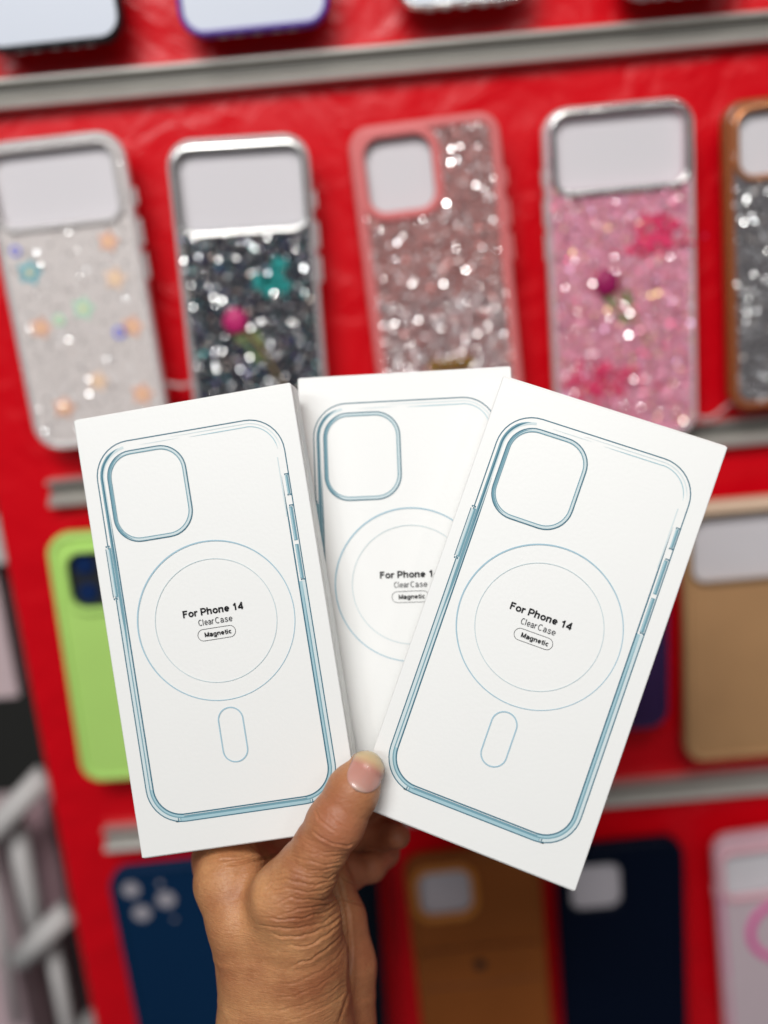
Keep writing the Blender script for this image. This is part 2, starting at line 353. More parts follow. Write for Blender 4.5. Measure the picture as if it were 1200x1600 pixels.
# creases: polylines over the back of the thumb (x, y in an enlarged view), depth and width in mm
CR = [([(640,350),(650,390),(690,420),(740,455)], .55, .45), ([(700,365),(730,400),(795,440)], .45, .4), ([(622,440),(660,480),(720,505),(790,517),(815,505)], .6, .5),
 ([(760,330),(800,380),(835,410)], .28, .4), ([(650,345),(700,318),(770,322)], .22, .5), ([(560,480),(620,520),(700,545),(790,540)], .32, .35),
 ([(540,515),(620,553),(700,572),(785,560)], .36, .35), ([(525,560),(600,590),(700,605),(775,590)], .4, .38), ([(520,590),(600,622),(680,632),(762,615)], .36, .36),
 ([(440,655),(520,640),(600,665),(700,667),(748,640)], .5, .42), ([(395,725),(440,688),(500,670),(560,690),(640,702),(725,672)], .6, .45),
 ([(390,770),(450,722),(520,712),(600,732),(680,727),(735,690)], .55, .42), ([(440,795),(520,760),(600,765),(680,770),(742,735)], .5, .45),
 ([(470,835),(560,812),(640,800),(700,790),(752,750)], .55, .45), ([(390,850),(500,862),(600,850),(700,820),(765,770)], .6, .5),
 ([(370,880),(480,905),(580,900),(680,870),(765,810)], .5, .5), ([(430,930),(540,945),(640,920),(720,880),(785,820)], .55, .6),
 ([(500,990),(600,985),(700,930),(780,860)], .45, .6), ([(520,1080),(620,1050),(720,980),(785,910)], .4, .6), ([(430,1170),(540,1160),(650,1110),(740,1040),(790,960)], .2, .6),
 ([(420,1230),(540,1220),(660,1170),(765,1090)], .2, .55), ([(430,1290),(560,1270),(680,1220),(785,1140)], .2, .55), ([(480,1345),(600,1310),(700,1260),(790,1190)], .2, .55),
 ([(230,602),(300,592),(400,575),(470,552)], .9, .8), ([(180,585),(280,575),(380,560)], .5, .5), ([(760,655),(790,682),(855,695)], .5, .5), ([(768,772),(810,782),(862,795)], .5, .5),
 ([(745,660),(765,720),(790,830),(803,1000),(798,1200),(745,1350)], .8, .9)]
ca, sa = [], []
px = 600+F*HV[:, 0]/HV[:, 2]; py = 800+F*HV[:, 1]/HV[:, 2]
zx, zy = (px-280)*3, (py-1150)*3
view = -HV/np.linalg.norm(HV, axis=1, keepdims=True); front = np.clip(((HN*view).sum(1)-.02)*3, 0, 1)*(HV[:, 2] < 430)
disp = np.zeros(len(HV)); mmz = HV[:, 2]/F/3     # mm per enlarged pixel
wob = np.array([noise.noise(Vector((a*.02, b*.02, 3)))*9 for a, b in zip(zx, zy)])
for P, dep, wd in CR:
    best = np.full(len(HV), 1e9); tt = np.zeros(len(HV)); m = len(P)-1
    for i in range(m):
        a = np.array(P[i], float); b = np.array(P[i+1], float); ab = b-a
        t = ((zx-a[0])*ab[0]+(zy+wob-a[1])*ab[1])/(ab@ab); tc = np.clip(t, 0, 1)
        e = np.hypot(zx-a[0]-tc*ab[0], zy+wob-a[1]-tc*ab[1]); u = e < best
        best = np.where(u, e, best); tt = np.where(u, (i+tc)/m, tt)
    dmm = best*mmz; env = np.clip(np.minimum(tt, 1-tt)*6+.15, 0, 1)
    disp += env*dep*(-1.15*np.exp(-(dmm/(wd*.5))**2)+.35*np.exp(-((dmm-wd*1.6)/(wd*1.0))**2))
# fine skin folds running across the limb, modulated in patches
ang = np.interp(zy, [0, 500, 700, 900, 1200, 1350], [R(28), R(18), R(5), R(-12), R(-22), R(-22)])
fu = zx*np.cos(ang)+zy*np.sin(ang); fv = -zx*np.sin(ang)+zy*np.cos(ang)
fine = np.array([noise.noise(Vector((u*.012, v*.085, 0)))+.6*noise.noise(Vector((u*.026, v*.17, 7))) for u, v in zip(fu, fv)])
patch = np.clip(np.interp(zy, [150, 420, 600, 1000, 1400], [.25, .6, 1.2, .75, .55]), 0, 2)*np.clip(np.interp(zx, [100, 250, 420, 520], [.35, .45, .9, 1.1]), 0, 2)
disp += -np.abs(fine)**.8*.22*patch+.06
broad = np.array([noise.noise(Vector((a*.05, b*.05, c*.05)))*.5 for a, b, c in HV.tolist()])
tend = .9*np.exp(-(((px-398)/15)**2+((py-1400)/90)**2))-.9*np.exp(-(((px-372)/20)**2+((py-1440)/90)**2))*.6   # soft tendon ridge and hollow
HV2 = HV+HN*((disp*front)+broad*.6+tend*front)[:, None]
HW = [cw(v/1000) for v in HV2.astype(float)]
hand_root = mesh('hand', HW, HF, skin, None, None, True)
tag(hand_root, 'bare left hand with its thumb across the cartons and fingers curled behind them', 'hand')
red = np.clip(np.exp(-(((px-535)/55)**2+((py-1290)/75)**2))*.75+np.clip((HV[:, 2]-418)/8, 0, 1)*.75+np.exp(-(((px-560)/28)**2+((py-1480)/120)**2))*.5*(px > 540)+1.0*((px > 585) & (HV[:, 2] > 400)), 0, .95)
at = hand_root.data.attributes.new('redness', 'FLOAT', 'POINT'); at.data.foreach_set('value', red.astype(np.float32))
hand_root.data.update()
# thumbnail: a curved plate on the thumb's upper surface
bvh = BVHTree.FromPolygons(HW, [tuple(int(i) for i in f) for f in HF])
def on_hand(x, y, lift):
    o = CM.translation; d = (cw(((x-600)/F, (y-800)/F, 1))-o).normalized(); h = bvh.ray_cast(o, d)
    return (h[0]-d*lift) if h[0] is not None else None
nail_m = bpy.data.materials.new('nail'); nail_m.use_nodes = True
def nail_mat(m):
    nt = m.node_tree; b = nt.nodes['Principled BSDF']; a = nt.nodes.new('ShaderNodeAttribute'); a.attribute_name = 'nailpos'
    r = nt.nodes.new('ShaderNodeValToRGB'); e = r.color_ramp.elements
    e[0].position = 0; e[0].color = (.60, .42, .35, 1); e[1].position = 1; e[1].color = (.60, .46, .25, 1)
    x = r.color_ramp.elements.new(.16); x.color = (.56, .29, .24, 1); x = r.color_ramp.elements.new(.60); x.color = (.54, .24, .19, 1); x = r.color_ramp.elements.new(.78); x.color = (.62, .44, .25, 1)
    nt.links.new(a.outputs['Fac'], r.inputs[0]); nt.links.new(r.outputs[0], b.inputs['Base Color'])
    b.inputs['Roughness'].default_value = .28; b.inputs['Coat Weight'].default_value = .25; b.inputs['Subsurface Weight'].default_value = .1; b.inputs['Subsurface Scale'].default_value = .002
nail_mat(nail_m)
def nail():
    c = Vector((573, 1205)); ax = Vector((.44, -.90)).normalized(); sd = Vector((-ax.y, ax.x))     # towards the tip, towards the right
    V = []; nx, ny = 22, 26; val = []; ok = {}
    for j in range(ny+1):
        t = j/ny; yy = -34+t*67
        hw = 28.5*(1-abs(2*t-1)**3.2)**.5*(.90+.14*t) if 0 < t < 1 else 1.5
        for i in range(nx+1):
            s = 2*i/nx-1; q = c+ax*(yy)+sd*(s*hw)
            p = on_hand(q.x, q.y, .00035+.00055*(1-s*s)*(1 if 0 < j < ny else .3)*(1-.4*t))
            if p is None: p = V[-1] if V else on_hand(c.x, c.y, 0)
            V.append(p); val.append(t+.10*(1-s*s)*0+.05*s*s)
    Fc = [(j*(nx+1)+i, j*(nx+1)+i+1, (j+1)*(nx+1)+i+1, (j+1)*(nx+1)+i) for j in range(ny) for i in range(nx)]
    o = mesh('thumbnail', V, Fc, nail_m, hand_root, None, True)
    a = o.data.attributes.new('nailpos', 'FLOAT', 'POINT'); a.data.foreach_set('value', val)
    sm = o.modifiers.new('solid', 'SOLIDIFY'); sm.thickness = .0004; sm.offset = 0
nail()

# ------------------------------------------------------------------ the red display board and its rails
def red_film():
    m = bpy.data.materials.new('red_glossy_film'); m.use_nodes = True; nt = m.node_tree; b = nt.nodes['Principled BSDF']
    b.inputs['Base Color'].default_value = (.68, .0010, .008, 1); b.inputs['Roughness'].default_value = .30; b.inputs['Specular IOR Level'].default_value = .34
    tc = nt.nodes.new('ShaderNodeTexCoord'); n = nt.nodes.new('ShaderNodeTexNoise'); n.inputs['Scale'].default_value = 26; n.inputs['Detail'].default_value = 3; n.inputs['Distortion'].default_value = 1.2
    nt.links.new(tc.outputs['Object'], n.inputs['Vector']); bp = nt.nodes.new('ShaderNodeBump'); bp.inputs['Strength'].default_value = .8; bp.inputs['Distance'].default_value = .0035
    nt.links.new(n.outputs[0], bp.inputs['Height']); nt.links.new(bp.outputs[0], b.inputs['Normal'])
    return m
film = red_film()
xl = board(62, 1150).x
bm = bmesh.new(); box_bm(bm, xl, .75, BY, BY+.018, CAMH-.75, CAMH+.45, .001, 1)
brd = from_bm('display_board', bm, film); tag(brd, 'glossy red slotted display board the phone cases hang on', 'display board')
alu = mat('brushed_aluminium', (.60, .58, .54), rough=.36, metal=.6, noise_amt=.08, noise_scale=60)
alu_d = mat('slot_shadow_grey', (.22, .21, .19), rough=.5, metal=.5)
def rail(y_px, x_start, x_probe, hmm, label):
    z = board(x_probe, y_px).z; x0 = x_start; x1 = .74
    # lipped profile (depth towards viewer, height)
    prof = [(0, .5), (.0065, .5), (.0078, .45), (.0078, .37), (.006, .33), (.0012, .30), (.0012, .02), (.0022, -.02), (.0075, -.22), (.0100, -.36), (.0098, -.44), (.008, -.5), (0, -.5)]
    n = len(prof); V = []
    for x in (x0, x1):
        for d, h in prof: V.append((x, BY-.0004-d, z+h*hmm/1000))
    Fc = [(i, i+1, n+i+1, n+i) for i in range(n-1)]+[tuple(range(n-1, -1, -1)), tuple(range(n, 2*n))]
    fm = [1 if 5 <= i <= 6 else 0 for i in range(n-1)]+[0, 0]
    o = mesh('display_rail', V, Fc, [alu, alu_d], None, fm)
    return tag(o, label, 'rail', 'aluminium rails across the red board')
rail(98, board(-40, 150).x, 600, 16.5, 'uppermost silver rail, running above the glittery phone cases')
rail(722, board(80, 765).x, 600, 16, 'middle silver rail, mostly hidden behind the white cartons')
rail(1266, board(165, 1292).x, 600, 15, 'lowest silver rail, just under the lime green and tan cases')

# ------------------------------------------------------------------ phone cases hung on the board
insert = mat('white_insert_card', (.70, .67, .70), rough=.55)
clear = mat('clear_plastic', (.86, .83, .83), rough=.07, bump=.5, bump_scale=120, Transmission_Weight=.5, Coat_Weight=.5)
chrome = mat('silver_chrome', (.80, .79, .77), rough=.18, metal=1, bump=.5, bump_scale=90)
flakes = [mat('flake_mirror', (.95, .95, .95), rough=.10, metal=1), mat('flake_silver', (.75, .75, .76), rough=.3, metal=1)]
def flake_col(n, c): return mat('flake_'+n, c, rough=.28, metal=.7)
class Case:
    """A case lying in the local x-z plane, its back face towards -y; x right, z up, millimetres."""
    def __init__(s, name, tl, tr, down, label, H=168, W=None, depth=10, anchor='top', group='phone cases hung in rows on the red board'):
        a = board(*tl, depth/1000+.006); b = board(*tr, depth/1000+.006)
        s.W = W or (b-a).length*1000; s.H = H; s.D = depth
        # lean of the case read from its side: (dx, dy) in the photo, going down
        mid = (tl[0]+tr[0])/2, (tl[1]+tr[1])/2
        c0 = board(mid[0], mid[1], depth/1000+.006); c1 = board(mid[0]+down[0], mid[1]+down[1], depth/1000+.006)
        dv = (c1-c0) if anchor == 'top' else (c0-c1)
        dn = Vector((c1.x-c0.x, 0, c1.z-c0.z)).normalized()
        cen = c0+dn*(s.H/2000)*(1 if anchor == 'top' else -1)
        th = math.atan2(dn.x, -dn.z)                      # rotation about world y
        M = Matrix.Translation(cen) @ Matrix.Rotation(-th, 4, 'Y')
        s.root = empty(name, M, label, 'phone case', group)
    def prism(s, name, outer, hole, y0, y1, m, bev=0, smooth=False, parent=None):
        bm = bmesh.new()
        def loop(P, y): return [bm.verts.new((p[0]/1000, -y/1000, p[1]/1000)) for p in P]
        loops = [outer]+([hole] if hole else [])
        E0 = []
        fr = []; bk = []
        for P in loops:
            A = loop(P, y1); B = loop(P, y0); fr.append(A); bk.append(B)
            for i in range(len(P)):
                j = (i+1) % len(P); bm.faces.new((A[i], A[j], B[j], B[i]))
        for L in (fr, bk):
            es = []
            for A in L:
                for i in range(len(A)): es.append(bm.edges.get((A[i], A[(i+1) % len(A)])))
            bmesh.ops.triangle_fill(bm, edges=es, use_beauty=True)
        if bev:
            es = [e for e in bm.edges if e.is_manifold and len(e.link_faces) == 2 and e.calc_face_angle(0) > 1.2]
            bmesh.ops.bevel(bm, geom=es, offset=bev/1000, segments=2, affect='EDGES', profile=.5)
        return from_bm(name, bm, m, parent or s.root, False)
    def ring(s, name, outer, wd, y0, y1, m, r_prof=6, parent=None):      # rounded tube-like rim following an outline
        n = len(outer); V = []; k = 10
        for i in range(n):
            p = Vector(outer[i]); a = Vector(outer[i-1]); b = Vector(outer[(i+1) % n]); t = (b-a).normalized(); nn = Vector((t.y, -t.x))
            for j in range(k):
                an = 2*math.pi*j/k; cx = math.copysign(abs(math.cos(an))**.6, math.cos(an)); cy = math.copysign(abs(math.sin(an))**.6, math.sin(an))
                q = p+nn*(cx*wd/2-wd/2); V.append((q.x/1000, -((y0+y1)/2+cy*(y1-y0)/2)/1000, q.y/1000))
        Fc = [(i*k+j, i*k+(j+1) % k, ((i+1) % n)*k+(j+1) % k, ((i+1) % n)*k+j) for i in range(n) for j in range(k)]
        return mesh(name, V, Fc, m, parent or s.root, None, True)
    def shape(s, inset=0, r=13): return rrect(-s.W/2+inset, -s.H/2+inset, s.W/2-inset, s.H/2-inset, r-inset)
    def win(s, x0, x1, t0, t1, r): return rrect(-s.W/2+x0, s.H/2-t1, -s.W/2+x1, s.H/2-t0, r)
    def body(s, plate_m, rim_m, window=None, win_rim=None, r=13, rim_w=4.2, ins=insert, rim_over=.8, wr_w=3):
        s.prism('back_plate', s.shape(1.5, r), window, s.D-2.2, s.D-.6, plate_m)
        s.ring('bumper', s.shape(0, r), rim_w, 0, s.D+rim_over, rim_m)
        if ins: s.prism('insert_card', s.shape(4, r), None, s.D-5.5, s.D-5, ins)
        if window and win_rim:
            s.ring('camera_frame', window, -wr_w, s.D-2, s.D+1.6, win_rim)
    def buttons(s, m, side=1, spots=((30, 9), (46, 14), (64, 14))):
        for t, l in spots:
            bm = bmesh.new(); x = side*s.W/2
            box_bm(bm, (x-.6)/1000, (x+.6+1.2*side)/1000 if side > 0 else (x+.6)/1000, -.7*s.D/1000, -.3*s.D/1000, (s.H/2-t-l)/1000, (s.H/2-t)/1000, .0005, 2)
            from_bm('button', bm, m, s.root)
    def glitter(s, name, mats, weights, count, window, size=(.8, 1.7), tilt=.42, inset=3.2, y=None, rc=13, ztop=1e9):
        V = []; Fc = []; M = []; y = (s.D-.5) if y is None else y
        if window: wx0 = min(p[0] for p in window)-1; wx1 = max(p[0] for p in window)+1; wz0 = min(p[1] for p in window)-1; wz1 = max(p[1] for p in window)+1
        idx = rng.choice(len(mats), count, p=np.array(weights)/sum(weights)); k = 0
        while k < count:
            x = rng.uniform(-s.W/2+inset, s.W/2-inset); z = rng.uniform(-s.H/2+inset, min(ztop, s.H/2-inset))
            if window and wx0 < x < wx1 and wz0 < z < wz1: k += 1; continue
            dx = abs(x)-(s.W/2-rc); dz = abs(z)-(s.H/2-rc)
            if dx > 0 and dz > 0 and math.hypot(dx, dz) > rc-inset: k += 1; continue
            r = rng.uniform(*size)/2; a = rng.uniform(0, 6.28); t1, t2 = rng.normal(0, tilt, 2); b = len(V)
            for i in range(6):
                u = r*math.cos(a+i*math.pi/3); v = r*math.sin(a+i*math.pi/3)
                V.append(((x+u)/1000, -(y+.5+u*t1+v*t2+.02*(k % 20))/1000, (z+v)/1000))
            Fc.append(range(b, b+6)); M.append(int(idx[k])); k += 1
        return mesh(name, V, Fc, mats, s.root, M)
    def disc(s, name, x, t, r, m, y=None, h=.4, petals=0, parent=None, n=30):     # x from the left edge, t from the top edge
        y = (s.D-.5) if y is None else y; P = []
        for i in range(n):
            a = 2*math.pi*i/n; q = r*(1+(.28*math.cos(petals*a) if petals else 0)); P.append((-s.W/2+x+q*math.cos(a), s.H/2-t+q*math.sin(a)))
        return s.prism(name, P, None, y, y+h, m, parent=parent)
    def tube(s, name, pts, rad, m, y, parent=None):
        V = []; Fc = []; k = 6; n = len(pts)
        for i, p in enumerate(pts):
            a = Vector(pts[max(0, i-1)]); b = Vector(pts[min(n-1, i+1)]); t = (b-a).normalized(); nn = Vector((t.y, -t.x)); rr = rad*(1-.5*i/n)
            for j in range(k):
                an = 6.283*j/k; q = Vector(p)+nn*rr*math.cos(an); V.append(((-s.W/2+q.x)/1000, -(y+rr*math.sin(an))/1000, (s.H/2-q.y)/1000))
        for i in range(n-1):
            for j in range(k): Fc.append((i*k+j, i*k+(j+1) % k, (i+1)*k+(j+1) % k, (i+1)*k+j))
        return mesh(name, V, Fc, m, parent or s.root, None, True)
    def flower(s, x, t, size, dirv, petal_m, stem_m, leaf_m):
        bud = None; bm = bmesh.new()
        for i in range(9):
            a = i*2.4; rr = size*.32*math.sqrt(i/9.0)
            r_ = bmesh.ops.create_uvsphere(bm, u_segments=10, v_segments=7, radius=1)
            for v in r_['verts']:
                v.co = Vector(((-s.W/2+x+rr*math.cos(a)+v.co.x*size*(.42-.02*i))/1000, -(s.D+1.2+.12*(9-i)+v.co.y*size*.22)/1000, (s.H/2-t+rr*math.sin(a)+v.co.z*size*(.46-.02*i))/1000))
        bud = from_bm('flower_bud', bm, petal_m, s.root, True)
        d = Vector(dirv); pts = [(x+d.x*u*size+2*math.sin(u*1.2), t+d.y*u*size) for u in np.linspace(.3, 3.9, 12)]
        s.tube('stem', pts, .75, stem_m, s.D+1, bud)
        for u, sgn in ((1.1, -1), (1.5, 1), (2.0, -1)):
            c = Vector((x+d.x*u*size, t+d.y*u*size)); q = Vector((d.y, -d.x))*sgn
            P = []
            for i in range(16):
                a = 2*math.pi*i/16; L = d*(math.cos(a)*size*.42)+q*(math.sin(a)*size*.16); o = c+q*size*.32-d*size*.25+L+q*(math.cos(a)*-.12*size); P.append((-s.W/2+o.x, s.H/2-o.y))
            s.prism('leaf', P, None, s.D+.2, s.D+.8, leaf_m, parent=bud)

M_ = dict
# -- row at the very top: only the lower ends are in the picture
lilac_w = mat('pale_clear_back', (.64, .68, .77), rough=.4)
black_m = mat('black_rubber', (.012, .013, .016), rough=.35, Specular_IOR_Level=.12); violet = mat('violet_rubber', (.07, .015, .32), rough=.3)
for bl, br, dn, rim, lab, W in (((-22, 92), (203, 66), (-34, -200), black_m, 'clear backed phone case with a black edge, at the top left corner', None),
                           ((288, 64), (520, 46), (-24, -200), violet, 'clear backed phone case with a violet edge, above the uppermost rail', None),
                           ((618, 22), (832, 8), (-12, -200), chrome, 'pale phone case with a silver edge, third along above the uppermost rail', None),
                           ((960, 6), (1150, -8), (-4, -200), mat('rose_clear_edge', (.62, .40, .42), rough=.2, Transmission_Weight=.3), 'phone case with a rosy clear edge, its tip just showing at the top right', None)):
    c = Case('phone_case', bl, br, dn, lab, anchor='bottom', H=160)
    # the empty sits at the case centre; "down" is reversed here so flip it upright
    c.root.matrix_world = c.root.matrix_world @ Matrix.Rotation(math.pi, 4, 'Y')
    c.root.matrix_world = c.root.matrix_world @ Matrix.Translation((0, 0, c.H/1000))
    c.body(lilac_w, rim, None, None, r=13, rim_w=3.2)
    for i, x in enumerate((-18, -10, 0, 10, 18)):
        bm = bmesh.new(); box_bm(bm, (x-2.6)/1000, (x+2.6)/1000, -.006, -.003, (-c.H/2-.3)/1000, (-c.H/2+1)/1000, .0004, 1); from_bm('speaker_slot', bm, insert, c.root)

# -- second row
pale_back = mat('frosted_back', (.72, .66, .64), rough=.3, Coat_Weight=.4)
c = Case('phone_case', (-26, 236), (194, 194), (52, 285), 'frosted clear case dotted with pastel flowers, at the left end of its row', H=166)
win = c.win(5, c.W-8, 6.5, 44, 7); c.body(pale_back, clear, win, clear, r=15, rim_w=3.8); c.buttons(clear)
fm = {k: mat('petal_'+k, v, rough=.3) for k, v in dict(orange=(.88, .48, .34), peach=(.92, .66, .50), teal=(.16, .50, .58), green=(.50, .80, .60), blue=(.25, .28, .80), pink=(.80, .25, .35), core=(.98, .75, .45)).items()}
for fx, fy, r_, k in ((55, 425, 5.4, 'teal'), (33, 392, 3, 'blue'), (176, 377, 4.6, 'orange'), (186, 434, 5, 'peach'), (137, 480, 5, 'green'), (100, 498, 3.2, 'green'), (72, 510, 4.8, 'orange'), (193, 517, 3.6, 'blue'), (213, 508, 4.8, 'orange'), (160, 592, 4.8, 'peach'), (108, 633, 5, 'orange'), (228, 612, 5, 'orange')):
    p = c.root.matrix_world.inverted() @ board(fx, fy, .016); x, t = p.x*1000+c.W/2, c.H/2-p.z*1000
    d = c.disc('printed_flower', x, t, r_, fm[k], petals=5 if r_ > 4 else 0); c.disc('flower_centre', x, t, r_*.35, fm['core'], y=c.D, h=.3, parent=d)

c.glitter('glitter', [flakes[0], flakes[1]], (3, 1), 900, win, (.5, 1.3), .42)
darkbase = mat('dark_glitter_base', (.03, .032, .045), rough=.3)
c = Case('phone_case', (262, 226), (482, 204), (28, 300), 'clear case packed with dark glitter around a magenta rosebud', H=165)
win = c.win(5, c.W-5, 6.5, 48, 7); c.body(darkbase, clear, win, chrome, r=14, rim_w=3.6, wr_w=3.0); c.buttons(clear)
c.glitter('glitter', [flakes[0], flakes[1], flake_col('teal', (.05, .42, .42)), flake_col('navy', (.02, .03, .25)), flake_col('champagne', (.70, .55, .45)), flake_col('black', (.03, .03, .04))],
          (8, 4, 1.8, 1.8, 1.8, 8), 8000, win, (.6, 1.35), .42)
teal = mat('teal_foil', (.04, .40, .38), rough=.3, metal=.4)
for fx, fy, r_ in ((438, 412, 4), (425, 445, 5), (408, 438, 4), (446, 445, 3.5), (432, 428, 4)):
    p = c.root.matrix_world.inverted() @ board(fx, fy, .016); c.disc('teal_foil_piece', p.x*1000+c.W/2, c.H/2-p.z*1000, r_, teal, petals=3, y=c.D+.5)
mag = mat('magenta_petal', (.55, .02, .16), rough=.5); mag2 = mat('wine_petal', (.33, .005, .10), rough=.5)
stem = mat('dry_stem', (.42, .30, .10), rough=.6); leaf = mat('dry_leaf', (.16, .22, .08), rough=.6)
p = c.root.matrix_world.inverted() @ board(371, 499, .016)
c.flower(p.x*1000+c.W/2, c.H/2-p.z*1000, 12.5, (.55, .8), mag, stem, leaf)

pinkr = mat('salmon_rubber', (.72, .20, .20), rough=.4, Specular_IOR_Level=.12); rosebase = mat('rose_base', (.42, .20, .19), rough=.4)
c = Case('phone_case', (540, 200), (776, 176), (36, 330), 'salmon pink rimmed case covered in silver sequins with a small camera window', H=168)
win = c.win(8, 43.5, 7.5, 45, 9); c.body(rosebase, pinkr, win, pinkr, r=12, rim_w=6.5, wr_w=5)
c.glitter('glitter', [flakes[0], flakes[1], flake_col('rose', (.62, .24, .22)), flake_col('pale', (.70, .62, .60))], (6, 5, 7, 2), 8000, c.win(6, 46, 6, 47.5, 9), (.6, 1.3), .42)
c.glitter('silver_glitter_fade', [flakes[0], flakes[1], flake_col('frost', (.72, .72, .75))], (4, 6, 5), 3200, None, (.6, 1.2), .42, ztop=-c.H/2+76)
c.buttons(pinkr)
gold = mat('gold_foil', (.55, .36, .06), rough=.3, metal=.8)
p = c.root.matrix_world.inverted() @ board(702, 566, .016)
for q in range(4): c.disc('gold_charm', p.x*1000+c.W/2-9+6*q, c.H/2-p.z*1000, 3.4, gold, y=c.D+.6, h=.8, petals=4)

pinkbase = mat('pink_glitter_base', (.78, .33, .44), rough=.35)
c = Case('phone_case', (840, 172), (1076, 155), (12, 400), 'clear case of pink glitter with a dark dried rose and chrome camera frame', H=182)
win = c.win(7, c.W-5.5, 5, 43, 7); c.body(pinkbase, clear, win, chrome, r=14, rim_w=3.6, wr_w=3.4); c.buttons(clear, -1)
c.glitter('glitter', [flakes[0], flake_col('pink', (.85, .35, .50)), flake_col('lilac', (.62, .42, .66)), flake_col('yellow', (.85, .66, .22)), flake_col('hot_pink', (.85, .06, .20)), flakes[1]], (5, 8, 3, 3.5, 3.5, 1.5), 7500, win, (.6, 1.35), .42)
hot = mat('hot_pink_petal', (.82, .05, .16), rough=.4)
hot2 = mat('deep_pink_petal', (.62, .02, .10), rough=.5)
def petals(cx, cy, sx, sy, n):                # a scatter of small pressed petals
    V = []; Fc = []; M = []; I = c.root.matrix_world.inverted()
    for k in range(n):
        p = I @ board(cx+rng.normal(0, sx), cy+rng.normal(0, sy), .016); r = rng.uniform(1.0, 2.6)/1000; a0 = rng.uniform(0, 6.3); q = len(V); e = rng.uniform(.5, 1)
        for i in range(8):
            u, v = r*math.cos(i*math.pi/4), r*e*math.sin(i*math.pi/4)
            V.append((p.x+u*math.cos(a0)-v*math.sin(a0), -(c.D+.35+.03*k)/1000, p.z+u*math.sin(a0)+v*math.cos(a0)))
        Fc.append(range(q, q+8)); M.append(int(k % 3 == 0))
    mesh('pressed_petals', V, Fc, [hot, hot2], c.root, M)
petals(1022, 362, 20, 18, 60); petals(930, 590, 30, 15, 70); petals(985, 385, 16, 8, 16)
p = c.root.matrix_world.inverted() @ board(940, 440, .016)
c.flower(p.x*1000+c.W/2, c.H/2-p.z*1000, 13, (.55, .78), mag2, stem, leaf)

brown = mat('copper_brown_rubber', (.30, .085, .025), rough=.28, Coat_Weight=.3)
c = Case('phone_case', (1120, 160), (1342, 138), (4, 400), 'copper brown rimmed case of silver glitter, cut off by the right edge', H=167)
win = c.win(8, 44, 6.5, 39, 8); c.body(mat('grey_base', (.16, .15, .16), rough=.4), brown, win, mat('copper_trim', (.75, .32, .15), rough=.25, metal=.7), r=12, rim_w=5.5, wr_w=3.5)
c.glitter('glitter', [flakes[0], flakes[1], flake_col('smoke', (.25, .22, .20))], (6, 6, 4), 6500, c.win(6, 47, 5, 42, 9), (.6, 1.3), .42)

# -- third row
lime = mat('lime_rubber', (.50, .80, .20), rough=.5, Specular_IOR_Level=.2, noise_amt=.05, noise_scale=30)
lensblk = mat('lens_black', (.02, .022, .03), rough=.12); lensblue = mat('lens_blue', (.006, .024, .10), rough=.1)
c = Case('phone_case', (77, 838), (310, 806), (44, 320), 'lime green rubber case with a black camera block, behind the left carton', H=160)
win = c.win(11, 47, 12, 46, 9); c.body(lime, lime, win, lime, r=13, rim_w=5, ins=mat('black_insert', (.025, .028, .035), rough=.3), wr_w=4)
for x, t in ((20, 20), (20, 37)): c.disc('lens_cover', x, t, 5.6, lensblue, y=c.D-4.5, h=2)
c.disc('lens_cover', 36, 28, 6.5, lensblk, y=c.D-4.5, h=2)
purp = mat('aubergine_rubber', (.045, .022, .085), rough=.5, Specular_IOR_Level=.12)
c = Case('phone_case', (824, 735), (1040, 716), (6, 460), 'aubergine rubber case mostly hidden behind the right carton', H=168)
win = c.win(8, 44, 8, 46, 9); c.body(purp, purp, win, purp, r=13)
tan = mat('tan_leather', (.49, .275, .13), rough=.6, Specular_IOR_Level=.2, noise_amt=.08, noise_scale=50); cream = mat('cream_plastic', (.80, .58, .42), rough=.35)
c = Case('phone_case', (1060, 784), (1306, 760), (-4, 405), 'tan leather case with a wide white window, beside the right carton', H=168)
c.W = c.W
win = c.win(5, c.W-5, 9, 49, 9); c.body(tan, tan, win, mat('dark_tan_edge', (.13, .085, .045), rough=.4), r=12, rim_w=5, ins=mat('bright_insert', (.72, .69, .72), rough=.5), wr_w=1.6)
bm = bmesh.new(); box_bm(bm, (-c.W/2+7)/1000, (c.W/2-7)/1000, -.0125, -.004, (c.H/2-7)/1000, (c.H/2+.6)/1000, .0015, 2); from_bm('top_band', bm, cream, c.root)

# -- fourth row
navy = mat('navy_rubber', (.003, .024, .072), rough=.5, Specular_IOR_Level=.12); holes = mat('grey_insert', (.58, .54, .58), rough=.6)
c = Case('phone_case', (170, 1348), (383, 1328), (40, 220), 'deep navy case with three round lens holes, left of the hand', H=160)
c.body(navy, navy, None, None, r=13, rim_w=5, ins=None)
lens_grey = mat('lens_hole_grey', (.36, .34, .38), rough=.6)
for x, t, r_ in ((14, 14, 6.6), (18, 32, 6.8), (35, 24, 7.0), (33, 12, 2.6), (38, 39, 2.2)):
    c.disc('lens_hole', x, t, r_, lens_grey, y=c.D-.7, h=.5)
    P = [(-c.W/2+x+(r_+.8)*math.cos(2*math.pi*i/30), c.H/2-t+(r_+.8)*math.sin(2*math.pi*i/30)) for i in range(30)]
    c.ring('lens_rim', P, 1.6, c.D-1.2, c.D+.6, navy)
blk = mat('ink_black_rubber', (.003, .007, .013), rough=.45, Specular_IOR_Level=.12)
c = Case('phone_case', (385, 1330), (588, 1312), (20, 250), 'near black rubber case hanging just behind the hand', H=160)
c.body(blk, blk, None, None, r=13, ins=None); c.disc('camera_disc', 22, 24, 12, lensblk, h=1.2)
